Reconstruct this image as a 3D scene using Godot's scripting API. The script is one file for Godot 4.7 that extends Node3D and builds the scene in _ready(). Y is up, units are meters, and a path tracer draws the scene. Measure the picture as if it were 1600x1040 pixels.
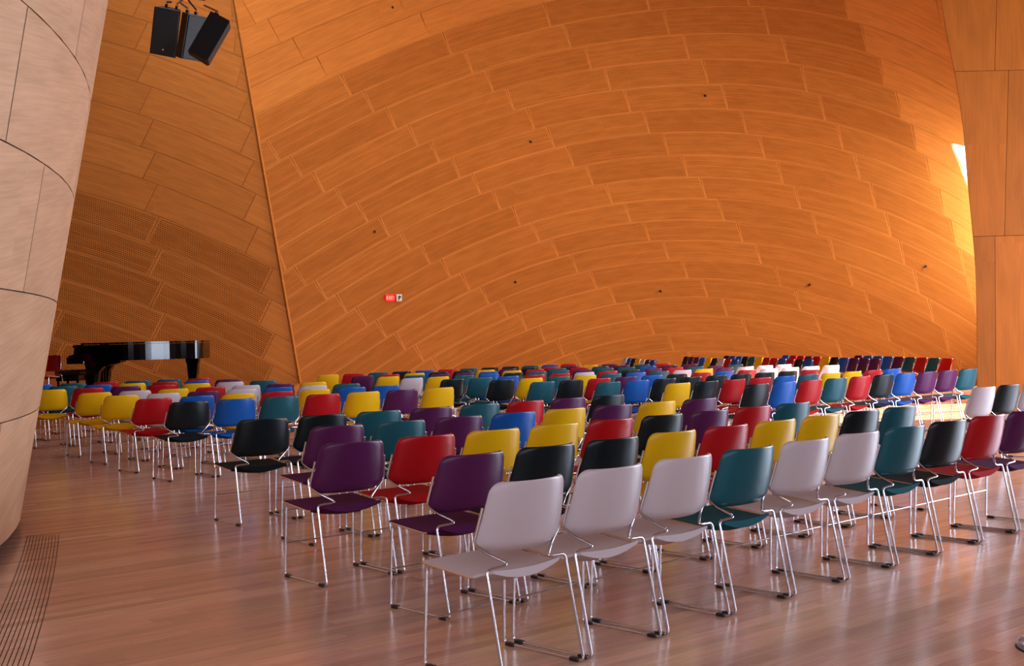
extends Node3D
# A concert foyer: rows of coloured stacking chairs on a strip wood floor below curved, panelled wooden walls.
# World: x to the right, y up, the camera at x = 0, z = 0 looks towards -z. "depth" below is -z.

const EYE := 1.3629
const STAGE := 0.44

var M := {}
var rng := RandomNumberGenerator.new()
var ORD := ["first", "second", "third", "fourth", "fifth", "sixth", "seventh", "eighth", "ninth", "tenth", "eleventh", "twelfth", "thirteenth"]


func _ready() -> void:
	rng.seed = 7
	# ---- camera
	var cam := Camera3D.new()
	cam.name = "camera"
	cam.fov = rad_to_deg(2.0 * atan(520.0 / 1882.563))
	cam.position = Vector3(0, EYE, 0)
	cam.basis = Basis(Vector3.RIGHT, 0.0032) * Basis(Vector3(0, 0, 1), -0.0236)
	cam.near = 0.05
	cam.far = 200.0
	add_child(cam)
	cam.current = true
	# ---- sky, exposure
	var env := Environment.new()
	env.background_mode = Environment.BG_SKY
	var sky_mat := ProceduralSkyMaterial.new()
	sky_mat.sky_top_color = Color(0.62, 0.78, 1.0)
	sky_mat.sky_horizon_color = Color(0.95, 0.97, 1.0)
	sky_mat.ground_horizon_color = Color(0.8, 0.8, 0.78)
	sky_mat.ground_bottom_color = Color(0.5, 0.48, 0.45)
	sky_mat.energy_multiplier = 4.0
	var sky := Sky.new()
	sky.sky_material = sky_mat
	env.sky = sky
	env.tonemap_mode = Environment.TONE_MAPPER_LINEAR
	env.tonemap_exposure = 1.0
	env.sdfgi_enabled = true
	env.ssao_enabled = true
	env.ssil_enabled = true
	var we := WorldEnvironment.new()
	we.name = "world_environment"
	we.environment = env
	add_child(we)
	# ---- sun through the tall window on the right, behind the right wall
	var sun := DirectionalLight3D.new()
	sun.name = "sun"
	sun.light_color = Color(1.0, 0.95, 0.88)
	sun.light_energy = 11.0
	sun.light_angular_distance = 0.6
	sun.shadow_enabled = true
	add_child(sun)
	sun.look_at_from_position(Vector3.ZERO, Vector3(-1.0, -0.62, 0.10), Vector3.UP)
	# ---- daylight of the big windows behind the camera and of the side window
	area_light("rear_window_daylight", Vector3(2.0, 5.0, 5.2), 0.0, Vector2(13, 6.5), Color(0.90, 0.93, 1.0), 76.0)
	area_light("near_window_daylight", Vector3(11.5, 2.4, -12.7), PI / 2, Vector2(7.2, 3.8), Color(0.86, 0.915, 1.0), 185.0)
	area_light("side_window_daylight", Vector3(11.4, 3.8, -26.9), PI / 2, Vector2(2.4, 3.8), Color(1.0, 0.99, 0.93), 104.0)
	area_light("skylight_daylight", Vector3(-0.5, 11.4, -23.0), 0.0, Vector2(13.0, 3.0), Color(1.0, 0.97, 0.92), 38.0)
	get_node("skylight_daylight").rotation.x = deg_to_rad(-62.0)

	make_materials()
	build_shell()
	build_main_wall()
	build_stage_wall()
	build_near_wall()
	build_right_wall()
	build_floor()
	build_stage()
	build_chairs()
	build_piano()
	build_speakers()
	build_small_things()


func area_light(called: String, at: Vector3, turn: float, size: Vector2, color: Color, energy: float) -> void:
	var l := AreaLight3D.new()
	l.name = called
	l.position = at
	l.rotation.y = turn
	l.area_size = size
	l.light_color = color
	l.light_energy = energy
	l.area_range = 60.0
	l.shadow_enabled = true
	add_child(l)


# ------------------------------------------------------------------ naming
func tag(o: Node, label: String, category: String, group := "") -> Node:
	o.set_meta("label", label)
	o.set_meta("category", category)
	if group != "":
		o.set_meta("group", group)
	return o


func thing(called: String, label: String, category: String, at := Vector3.ZERO, turn := 0.0, group := "") -> Node3D:
	var o := Node3D.new()
	o.name = free_name(called)
	add_child(o)
	o.position = at
	o.rotation.y = turn
	tag(o, label, category, group)
	return o


var used := {}
func free_name(called: String) -> String:
	var n: int = used.get(called, 0)
	used[called] = n + 1
	return called if n == 0 else "%s_%03d" % [called, n]


func put(called: String, mesh: Mesh, parent: Node = null) -> MeshInstance3D:
	var o := MeshInstance3D.new()
	o.mesh = mesh
	if parent == null:
		o.name = free_name(called)
		add_child(o)
	else:
		var n := 0
		var nm := called
		while parent.has_node(nm):
			n += 1
			nm = "%s_%03d" % [called, n]
		o.name = nm
		parent.add_child(o, true)
	return o


func struct(called: String, mesh: Mesh) -> MeshInstance3D:
	var o := put(called, mesh)
	o.set_meta("kind", "structure")
	return o


# ------------------------------------------------------------------ mesh building
class MB:
	var v := PackedVector3Array()
	var n := PackedVector3Array()
	var t := PackedVector2Array()
	var c := PackedColorArray()
	var i := PackedInt32Array()
	var tint := Color.WHITE

	func vert(p: Vector3, nn: Vector3, uv := Vector2.ZERO) -> int:
		v.append(p)
		n.append(nn)
		t.append(uv)
		c.append(tint)
		return v.size() - 1

	func tri(a: int, b: int, d: int) -> void:      # turned so that it faces along its normals, clockwise as Godot wants it
		var f := (v[b] - v[a]).cross(v[d] - v[a])
		if f.dot(n[a] + n[b] + n[d]) > 0.0:
			i.append_array([a, d, b])
		else:
			i.append_array([a, b, d])

	func quad(a: Vector3, b: Vector3, d: Vector3, e: Vector3, out: Vector3, uvs: Array = []) -> void:
		var nn := (b - a).cross(d - a).normalized()
		if nn.length() < 0.5:
			nn = (d - a).cross(e - a).normalized()
		if nn.dot(out) < 0.0:
			nn = -nn
		var u: Array = uvs if uvs.size() == 4 else [Vector2(0, 0), Vector2(1, 0), Vector2(1, 1), Vector2(0, 1)]
		var p := vert(a, nn, u[0])
		var q := vert(b, nn, u[1])
		var r := vert(d, nn, u[2])
		var s := vert(e, nn, u[3])
		tri(p, q, r)
		tri(p, r, s)

	func grid(pts: Array, out: Vector3, uvs: Array = [], closed := false, outs: Array = []) -> void:   # rows of points, smooth
		var rows := pts.size()
		var cols: int = pts[0].size()
		var base := v.size()
		for r in rows:
			for k in cols:
				var k0 := maxi(k - 1, 0)
				var k1 := mini(k + 1, cols - 1)
				if closed:
					if k == 0 or k == cols - 1:
						k0 = cols - 2
						k1 = 1
				var du: Vector3 = pts[r][k1] - pts[r][k0]
				var dv: Vector3 = pts[mini(r + 1, rows - 1)][k] - pts[maxi(r - 1, 0)][k]
				var nn := du.cross(dv).normalized()
				var want: Vector3 = outs[r][k] if outs.size() else out
				if nn.length() < 0.5:
					nn = want.normalized()
				if nn.dot(want) < 0.0:
					nn = -nn
				vert(pts[r][k], nn, uvs[r][k] if uvs.size() else Vector2(float(k) / (cols - 1), float(r) / (rows - 1)))
		for r in rows - 1:
			for k in cols - 1:
				var a := base + r * cols + k
				tri(a, a + 1, a + cols + 1)
				tri(a, a + cols + 1, a + cols)

	func box(lo: Vector3, hi: Vector3, x := Transform3D.IDENTITY, uvm := 1.0, bevel := 0.0) -> void:
		if bevel > 0.0:
			bevel_box(lo, hi, x, bevel)
			return
		var q := []
		for k in 8:
			q.append(x * Vector3(hi.x if k & 1 else lo.x, hi.y if k & 2 else lo.y, hi.z if k & 4 else lo.z))
		var s := (hi - lo) * uvm
		for f in [[0, 1, 3, 2, Vector3.FORWARD, s.x, s.y], [4, 5, 7, 6, Vector3.BACK, s.x, s.y], [0, 4, 6, 2, Vector3.LEFT, s.z, s.y], [1, 5, 7, 3, Vector3.RIGHT, s.z, s.y], [0, 1, 5, 4, Vector3.DOWN, s.x, s.z], [2, 3, 7, 6, Vector3.UP, s.x, s.z]]:
			quad(q[f[0]], q[f[1]], q[f[2]], q[f[3]], x.basis * f[4], [Vector2(0, 0), Vector2(f[5], 0), Vector2(f[5], f[6]), Vector2(0, f[6])])

	func bevel_box(lo: Vector3, hi: Vector3, x: Transform3D, b: float) -> void:
		# three-way chamfered box: 6 faces, 12 edges, 8 corners
		var c0 := (lo + hi) / 2.0
		var h := (hi - lo) / 2.0
		var ax := [Vector3.RIGHT, Vector3.UP, Vector3.BACK]
		for a in 3:
			for s in [-1.0, 1.0]:
				var u := (a + 1) % 3
				var w := (a + 2) % 3
				var o: Vector3 = ax[a] * s * h[a]
				var pu: Vector3 = ax[u] * (h[u] - b)
				var pw: Vector3 = ax[w] * (h[w] - b)
				quad(x * (c0 + o - pu - pw), x * (c0 + o + pu - pw), x * (c0 + o + pu + pw), x * (c0 + o - pu + pw), x.basis * (ax[a] * s))
				for s2 in [-1.0, 1.0]:
					var e: Vector3 = ax[u] * s2
					quad(x * (c0 + ax[a] * s * h[a] + e * (h[u] - b) - pw), x * (c0 + ax[a] * s * h[a] + e * (h[u] - b) + pw), x * (c0 + ax[a] * s * (h[a] - b) + e * h[u] + pw), x * (c0 + ax[a] * s * (h[a] - b) + e * h[u] - pw), x.basis * (ax[a] * s + e))
		for sx in [-1.0, 1.0]:
			for sy in [-1.0, 1.0]:
				for sz in [-1.0, 1.0]:
					var sg := Vector3(sx, sy, sz)
					var nn := (x.basis * sg).normalized()
					var p0 := vert(x * (c0 + sg * Vector3(h.x, h.y - b, h.z - b)), nn)
					var p1 := vert(x * (c0 + sg * Vector3(h.x - b, h.y, h.z - b)), nn)
					var p2 := vert(x * (c0 + sg * Vector3(h.x - b, h.y - b, h.z)), nn)
					tri(p0, p1, p2)

	func tube(path: Array, r: float, sides := 8, caps := true) -> void:
		var ring := []
		var outs := []
		var d: Vector3 = (path[1] - path[0]).normalized()
		var up := Vector3.UP if absf(d.y) < 0.9 else Vector3.RIGHT
		var a := d.cross(up).normalized()
		for k in path.size():
			var dd: Vector3 = (path[mini(k + 1, path.size() - 1)] - path[maxi(k - 1, 0)]).normalized()
			a = (a - dd * a.dot(dd)).normalized()
			var b := dd.cross(a)
			var row := []
			var on := []
			for s in sides + 1:
				var q := TAU * s / sides
				var o := a * cos(q) + b * sin(q)
				row.append(path[k] + o * r)
				on.append(o)
			ring.append(row)
			outs.append(on)
		grid(ring, Vector3.UP, [], true, outs)
		if caps:
			for e in [0, path.size() - 1]:
				var dir: Vector3 = (path[0] - path[1]).normalized() if e == 0 else (path[e] - path[e - 1]).normalized()
				var m := vert(path[e], dir)
				var first := v.size()
				for s in sides + 1:
					vert(ring[e][s], dir)
				for s in sides:
					tri(m, first + s, first + s + 1)

	func lathe(profile: Array, at: Vector3, sides := 24) -> void:   # profile of Vector2(radius, height)
		var rows := []
		var outs := []
		for k in profile.size():
			var p: Vector2 = profile[k]
			var tan: Vector2 = profile[mini(k + 1, profile.size() - 1)] - profile[maxi(k - 1, 0)]
			var row := []
			var on := []
			for s in sides + 1:
				var q := TAU * s / sides
				row.append(at + Vector3(cos(q) * p.x, p.y, sin(q) * p.x))
				on.append(Vector3(cos(q) * tan.y, -tan.x, sin(q) * tan.y) + Vector3(0, 0.0001, 0))
			rows.append(row)
			outs.append(on)
		grid(rows, Vector3.UP, [], true, outs)

	func prism(poly: PackedVector2Array, lo: float, hi: float, place: Callable, out_hint := true) -> void:
		# poly in a plane, extruded from lo to hi; place(p: Vector2, h: float) -> Vector3
		var idx := Geometry2D.triangulate_polygon(poly)
		for e in [lo, hi]:
			var mid: Vector3 = place.call(poly[0], hi) - place.call(poly[0], lo)
			var nn: Vector3 = mid.normalized() * (1.0 if e == hi else -1.0)
			var first := v.size()
			for p in poly:
				vert(place.call(p, e), nn, p)
			for k in range(0, idx.size(), 3):
				tri(first + idx[k], first + idx[k + 1], first + idx[k + 2])
		var area := 0.0
		for k in poly.size():
			area += poly[k].cross(poly[(k + 1) % poly.size()])
		for k in poly.size():
			var p := poly[k]
			var q := poly[(k + 1) % poly.size()]
			var o2 := (q - p).orthogonal().normalized() * (-1.0 if area < 0.0 else 1.0)
			var o3: Vector3 = place.call(p + o2 * 0.01, lo) - place.call(p, lo)
			var o4: Vector3 = place.call(p - o2 * 0.01, lo) - place.call(p, lo)
			var outp := o3
			if Geometry2D.is_point_in_polygon((p + q) / 2.0 + o2 * 0.0005, poly):
				outp = o4
			quad(place.call(p, lo), place.call(q, lo), place.call(q, hi), place.call(p, hi), outp)

	func add_to(m: ArrayMesh, mat: Material, colors := false) -> ArrayMesh:
		var arr := []
		arr.resize(Mesh.ARRAY_MAX)
		arr[Mesh.ARRAY_VERTEX] = v
		arr[Mesh.ARRAY_NORMAL] = n
		arr[Mesh.ARRAY_TEX_UV] = t
		if colors:
			arr[Mesh.ARRAY_COLOR] = c
		arr[Mesh.ARRAY_INDEX] = i
		m.add_surface_from_arrays(Mesh.PRIMITIVE_TRIANGLES, arr)
		m.surface_set_material(m.get_surface_count() - 1, mat)
		return m

	func done(mat: Material, colors := false) -> ArrayMesh:
		return add_to(ArrayMesh.new(), mat, colors)


func rounded(path: Array, radii: Array, steps := 4) -> Array:
	var out := [path[0]]
	for k in range(1, path.size() - 1):
		var p: Vector3 = path[k]
		var a: Vector3 = (path[k - 1] - p).normalized()
		var b: Vector3 = (path[k + 1] - p).normalized()
		var r: float = radii[k]
		for s in steps + 1:
			var t := float(s) / steps
			out.append((p + a * r) * (1 - t) * (1 - t) + p * 2.0 * t * (1 - t) + (p + b * r) * t * t)
	out.append(path[-1])
	return out


# ------------------------------------------------------------------ materials
func flat_mat(called: String, c: Color, rough := 0.6, metal := 0.0, spec := 0.5) -> StandardMaterial3D:
	var m := StandardMaterial3D.new()
	m.resource_name = called
	m.albedo_color = c
	m.roughness = rough
	m.metallic = metal
	m.metallic_specular = spec
	return m


func grain_image(size: int, seed_: int, streak: float, holes: int) -> ImageTexture:
	# grain runs along u; with holes > 0 a staggered field of drilled holes, that many pixels apart
	var fine := FastNoiseLite.new()
	fine.seed = seed_
	fine.frequency = 0.02
	fine.fractal_octaves = 3
	var broad := FastNoiseLite.new()
	broad.seed = seed_ + 5
	broad.frequency = 0.01
	var data := PackedByteArray()
	data.resize(size * size * 3)
	var r := RandomNumberGenerator.new()
	r.seed = seed_
	var line := PackedFloat32Array()
	line.resize(size)
	for k in size:
		line[k] = 0.0
	for k in int(streak):
		var at := r.randi_range(0, size - 1)
		var w := r.randi_range(3, 6)
		for q in w:
			line[(at + q) % size] = r.randf_range(0.14, 0.26)
	for y in size:
		for x in size:
			var g := 0.5 + 0.5 * fine.get_noise_2d(x * 0.16, y * 4.2)
			var b := broad.get_noise_2d(x * 0.25, y * 1.3)
			var k := 0.88 + 0.09 * g + 0.06 * b + line[y]
			var red := k
			var gre := k * (0.97 + 0.04 * g) + line[y] * 0.35
			var blu := k * (0.92 + 0.10 * g) + line[y] * 0.5
			if holes > 0:
				var row := int(float(y) / holes)
				var hx := fposmod(x + (holes * 0.5 if row % 2 else 0.0), holes) - holes * 0.5
				var hy := fposmod(y, holes) - holes * 0.5
				var d := sqrt(hx * hx + hy * hy) - holes * 0.30
				if d < 0.8:
					var s := clampf((0.8 - d) / 1.6, 0.0, 1.0)
					red = lerpf(red, 0.42, s)
					gre = lerpf(gre, 0.32, s)
					blu = lerpf(blu, 0.26, s)
			var o := (y * size + x) * 3
			data[o] = int(clampf(red, 0, 1) * 255.0)
			data[o + 1] = int(clampf(gre, 0, 1) * 255.0)
			data[o + 2] = int(clampf(blu, 0, 1) * 255.0)
	var im := Image.create_from_data(size, size, false, Image.FORMAT_RGB8, data)
	return ImageTexture.create_from_image(im)


func wood_mat(called: String, tex: Texture2D, c: Color, rough: float, spec := 0.4) -> StandardMaterial3D:
	var m := flat_mat(called, c, rough, 0.0, spec)
	m.albedo_texture = tex
	return m


const FIR := Color(0.83, 0.525, 0.25)
func make_materials() -> void:
	var plain := grain_image(1024, 3, 9.0, 0)
	var calm := grain_image(1024, 41, 0.0, 0)
	var drilled := grain_image(1024, 11, 14.0, 12)
	var drilled_wide := grain_image(1024, 17, 12.0, 16)
	M.drilled_wide = []
	M.plain = []
	M.drilled = []
	for k in 5:
		var f: float = [1.0, 0.985, 1.015, 0.972, 1.006][k]
		var w: float = [1.0, 0.995, 1.006, 0.992, 1.01][k]
		var c := Color(FIR.r * f, FIR.g * f * w, FIR.b * f * w * w)
		M.plain.append(wood_mat("fir veneer", plain, c, 0.55, 0.2))
		M.drilled.append(wood_mat("drilled fir veneer", drilled, c, 0.65, 0.12))
		M.drilled_wide.append(wood_mat("drilled fir veneer, wide", drilled_wide, c, 0.65, 0.12))
	M.brown = []
	for k in 3:
		var f: float = [1.0, 0.95, 1.04][k]
		M.brown.append(wood_mat("brown fir veneer", calm, Color(0.63 * f, 0.335 * f, 0.105 * f), 0.6, 0.2))
	M.backing = flat_mat("fir backing", Color(0.70, 0.40, 0.19), 0.7)
	M.maple = []
	for k in 3:
		var f: float = [1.0, 0.97, 1.02][k]
		M.maple.append(wood_mat("pale veneer", calm, Color(0.83 * f, 0.66 * f, 0.53 * f), 0.5))
	M.maple_back = flat_mat("pale veneer backing", Color(0.30, 0.17, 0.12), 0.7)
	M.plaster = flat_mat("wall paint", Color(0.66, 0.52, 0.42), 0.8)
	var strip := grain_image(1024, 29, 10.0, 0)
	M.boards = wood_mat("oiled floor strip", strip, Color.WHITE, 0.19, 0.5)
	M.boards.vertex_color_use_as_albedo = true
	M.subfloor = flat_mat("dark subfloor", Color(0.20, 0.10, 0.07), 0.8)
	M.chrome = flat_mat("chromed steel rod", Color(0.83, 0.82, 0.85), 0.16, 1.0)
	M.glide = flat_mat("dark plastic glide", Color(0.12, 0.08, 0.10), 0.5)
	M.seat_edge = flat_mat("pale plywood edge", Color(0.78, 0.60, 0.46), 0.6)
	M.lacquer = flat_mat("black piano lacquer", Color(0.012, 0.012, 0.016), 0.10, 0.0, 0.4)
	M.leather = flat_mat("black leather", Color(0.02, 0.02, 0.022), 0.45)
	M.brass = flat_mat("brass", Color(0.8, 0.6, 0.25), 0.3, 1.0)
	M.grille = flat_mat("black speaker grille", Color(0.13, 0.14, 0.15), 0.6)
	M.cabinet = flat_mat("dark grey speaker cabinet", Color(0.06, 0.06, 0.075), 0.5)
	M.steel = flat_mat("dark rigging steel", Color(0.10, 0.10, 0.12), 0.4, 0.8)
	M.white = flat_mat("white enamel", Color(0.85, 0.84, 0.84), 0.5)
	M.black = flat_mat("black print", Color(0.05, 0.05, 0.06), 0.6)
	M.red_sign = flat_mat("red sign face", Color(0.85, 0.07, 0.03), 0.5)
	M.red_sign.emission_enabled = true
	M.red_sign.emission = Color(1.0, 0.06, 0.02)
	M.red_sign.emission_energy_multiplier = 0.55
	M.sign_letter = flat_mat("pale sign letter", Color(1.0, 0.82, 0.76), 0.5)
	M.slot = flat_mat("dark air slot", Color(0.07, 0.04, 0.035), 0.7)
	M.pane = flat_mat("window pane", Color(1, 1, 1, 0.06), 0.02)
	M.pane.transparency = BaseMaterial3D.TRANSPARENCY_ALPHA
	M.lit_pane = flat_mat("bright daylit pane", Color(0.9, 0.93, 1.0), 0.4)
	M.lit_pane.emission_enabled = true
	M.lit_pane.emission = Color(0.86, 0.92, 1.0)
	M.lit_pane.emission_energy_multiplier = 0.6
	M.gloss = flat_mat("brushed stainless steel", Color(0.75, 0.75, 0.78), 0.22, 1.0)


# ------------------------------------------------------------------ the room
func box_mesh(lo: Vector3, hi: Vector3, mat: Material) -> ArrayMesh:
	var b := MB.new()
	b.box(lo, hi)
	return b.done(mat)


func build_shell() -> void:
	struct("ceiling", box_mesh(Vector3(-17, 12.0, -35), Vector3(17, 12.4, 7), M.plaster))
	struct("wall_rear", box_mesh(Vector3(-17, -0.4, 6.0), Vector3(17, 12.4, 6.5), M.plaster))
	struct("wall_left_outer", box_mesh(Vector3(-17.4, -0.4, -35), Vector3(-17, 12.4, 6.5), M.plaster))
	struct("wall_right_outer", box_mesh(Vector3(11.9, -0.4, -17.6), Vector3(12.3, 12.4, 6.5), M.plaster))
	# rear windows, bright with daylight: frame and pane
	var w := struct("window_1", box_mesh(Vector3(-4.7, 1.55, 5.5), Vector3(8.7, 8.45, 5.6), M.lit_pane))
	for k in 6:
		var x := -4.75 + k * 2.69
		put("mullion", box_mesh(Vector3(x - 0.05, 1.5, 5.46), Vector3(x + 0.05, 8.5, 6.0), M.plaster), w)
	w = struct("window_3", box_mesh(Vector3(11.72, 0.45, -16.4), Vector3(11.80, 4.35, -9.0), M.lit_pane))
	for k in 4:
		var z := -16.4 + k * 2.46
		put("mullion", box_mesh(Vector3(11.68, 0.4, z - 0.05), Vector3(11.9, 4.4, z + 0.05), M.plaster), w)
	w = struct("window_4", box_mesh(Vector3(-7.0, 11.9, -24.6), Vector3(6.0, 11.98, -21.4), M.lit_pane))
	for k in 5:
		var x := -7.0 + k * 3.25
		put("mullion", box_mesh(Vector3(x - 0.05, 11.84, -24.6), Vector3(x + 0.05, 12.0, -21.4), M.plaster), w)
	# side window behind the right wall: lintel above, sill, pane
	struct("wall_right", box_mesh(Vector3(11.6, 5.84, -28.9), Vector3(12.0, 12.4, -17.5), M.plaster))
	struct("wall_right_pier", box_mesh(Vector3(11.6, -0.2, -28.4), Vector3(12.0, 5.84, -21.7), M.plaster))
	struct("window_5", box_mesh(Vector3(11.54, 1.8, -28.2), Vector3(11.62, 5.8, -25.8), M.lit_pane))
	var p := struct("window_2", box_mesh(Vector3(11.78, 0.0, -21.7), Vector3(11.80, 5.84, -17.8), M.pane))
	for k in 3:
		var z := -21.7 + k * 1.95
		put("mullion", box_mesh(Vector3(11.72, 0.0, z - 0.04), Vector3(11.86, 5.84, z + 0.04), M.cabinet), p)
	# what closes the room beyond the panelled walls
	struct("wall_back_outer", box_mesh(Vector3(-17.4, -0.4, -35), Vector3(10.0, 12.4, -34.7), M.plaster))


# ------------------------------------------------------------------ the big curved wall
const YC := [[0, 0, 5.9825], [0, 1, -5.3839], [0, 2, 0.7104], [0, 3, -0.0836], [1, 0, 0.8451], [1, 1, -0.0362], [1, 2, 0.4959], [1, 3, -0.0761], [2, 0, -2.5255], [2, 1, -0.436], [2, 2, -0.182], [2, 3, 0.0232], [3, 0, 0.1427], [3, 1, 0.1356], [3, 2, -0.3518], [4, 0, -0.5447], [4, 1, 0.346], [5, 0, -0.4503]]
const XC := [[0, 0, 3.2095], [0, 1, 3.0156], [0, 2, -0.2103], [0, 3, -0.052], [1, 0, 7.8026], [1, 1, -0.6163], [1, 2, -0.3424], [2, 0, -0.2237], [2, 1, -0.8909], [3, 0, -0.8533]]


func main_depth(x: float, y: float) -> float:
	return 31.3 - 0.061 * (x - 3.5) * (x - 3.5) + 0.10 * y


func corner_x(y: float) -> float:
	return -4.7477 - 0.140955 * y + 0.000179 * y * y


func right_x(y: float) -> float:
	return 11.58 if y > 5.84 else 10.56 + 0.25 * (5.84 - y)


func course_y(x: float, k: float) -> float:       # the height of the k-th joint line of the courses at x
	var a := (x - 3.0) / 8.0
	var b := (k - 7.0) / 9.0
	var s := 0.0
	for e in YC:
		s += e[2] * pow(a, e[0]) * pow(b, e[1])
	return s


func joint_fit(n: float, k: float) -> float:
	var a := (n - 2.0) / 3.0
	var b := (k - 4.0) / 6.0
	var s := 0.0
	for e in XC:
		s += e[2] * pow(a, e[0]) * pow(b, e[1])
	return s


func course_start(k: float) -> float:              # where a joint line leaves the corner
	var x := -5.5
	for it in 8:
		x = lerpf(x, corner_x(course_y(x, k)), 0.7)
	return x


func course_end(k: float) -> float:                # and where it reaches the right end, above or beside the window
	if course_y(11.1, k) > 5.84:
		return 11.57
	var x := 10.8
	for it in 8:
		x = lerpf(x, right_x(minf(course_y(x, k), 5.83)), 0.6)
	return x


func joint_x(n: int, k: float) -> float:          # where the n-th end joint of course k sits
	if n < -2 or (n == -2 and k < 5.0):
		return joint_x(n + 1, k) - 1.9
	if n > 5:
		return joint_x(5, k) + (n - 5) * 2.2
	if k > 9.0:
		return joint_fit(n, 9) + (k - 9.0) * (joint_fit(n, 9) - joint_fit(n, 8))
	if k < -3.0:
		return joint_fit(n, -3) + (k + 3.0) * (joint_fit(n, -2) - joint_fit(n, -3))
	return joint_fit(n, k)


func main_point(x: float, y: float, proud: float) -> Vector3:
	var nx := -(0.122 * (x - 3.5))
	var nn := Vector3(nx, 0.10, 1.0).normalized()
	return Vector3(x, y, -main_depth(x, y)) + nn * proud


func build_main_wall() -> void:
	# the shell behind the panels
	var rows := [-0.3, 1.0, 2.4, 3.8, 5.0, 5.839, 5.841, 7.0, 8.5, 10.0, 12.1]
	var b := MB.new()
	for side in [0.0, -0.28]:
		var g := []
		for y in rows:
			var r := []
			for k in 31:
				r.append(main_point(lerpf(corner_x(y), 10.5, k / 30.0), y, side - 0.004))
			r.append(main_point(right_x(y), y, side - 0.004))
			g.append(r)
		b.grid(g, Vector3(0, 0, 1.0 if side == 0.0 else -1.0))
	for r in rows.size() - 1:
		var y0: float = rows[r]
		var y1: float = rows[r + 1]
		b.quad(main_point(right_x(y0), y0, 0), main_point(right_x(y1), y1, 0), main_point(right_x(y1), y1, -0.28), main_point(right_x(y0), y0, -0.28), Vector3.RIGHT)
		b.quad(main_point(corner_x(y0), y0, 0), main_point(corner_x(y1), y1, 0), main_point(corner_x(y1), y1, -0.28), main_point(corner_x(y0), y0, -0.28), Vector3.LEFT)
	var wall := struct("wall_back", b.done(M.backing))
	wall.set_meta("label", "long curved back wall of orange perforated wood panels")
	for k in range(-9, 20):
		for n in range(-7, 9):
			panel_on_main(wall, n, k)
	# pale trim up the corner where the two walls meet
	var t := []
	for k in 14:
		var y := -0.2 + k * 0.93
		t.append(main_point(corner_x(y) - 0.004, y, 0.03))
	var tb := MB.new()
	tb.tube(t, 0.026, 8)
	struct("trim_1", tb.done(M.plain[2]))


func panel_on_main(wall: Node, n: int, k: int) -> void:
	var drilled := k >= 0 and not (n >= 5 and k <= 7)
	var tilt := clampf(0.24 - 0.012 * (joint_x(n, k) + 5.0), 0.06, 0.25)
	var gap := 0.0035
	var xl := [joint_x(n, k) - tilt / 2 + gap, joint_x(n, k) + tilt / 2 + gap]          # at the top line and at the bottom line
	var xr := [joint_x(n + 1, k) - tilt / 2 - gap, joint_x(n + 1, k) + tilt / 2 - gap]
	var starts := [course_start(k) + 0.012, course_start(k + 1) + 0.012]
	var ends := [course_end(k) - 0.01, course_end(k + 1) - 0.01]
	for e in 2:
		for it in 1:
			xl[e] = clampf(xl[e], starts[e], ends[e])
			xr[e] = clampf(xr[e], starts[e], ends[e])
	if maxf(xr[0] - xl[0], xr[1] - xl[1]) < 0.06:
		return
	var steps := 5
	var top := []
	var bot := []
	var low := 99.0
	var high := -99.0
	for s in steps + 1:
		var q := float(s) / steps
		var xt := lerpf(xl[0], xr[0], q)
		var xb := lerpf(xl[1], xr[1], q)
		var yt := maxf(course_y(xt, k) - gap, 0.0)
		var yb := maxf(course_y(xb, k + 1) + gap, 0.0)
		top.append(Vector2(xt, yt))
		bot.append(Vector2(xb, yb))
		low = minf(low, yb)
		high = maxf(high, yt)
	if high > 11.8 or high < 0.05 or low > 10.6:
		return
	var proud := 0.014 + rng.randf() * 0.004
	panel(wall, top, bot, drilled, proud, func(p: Vector2, h: float) -> Vector3: return main_point(p.x, p.y, h), Vector3(0, 0, 1), 0.019, 0.028)


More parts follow.
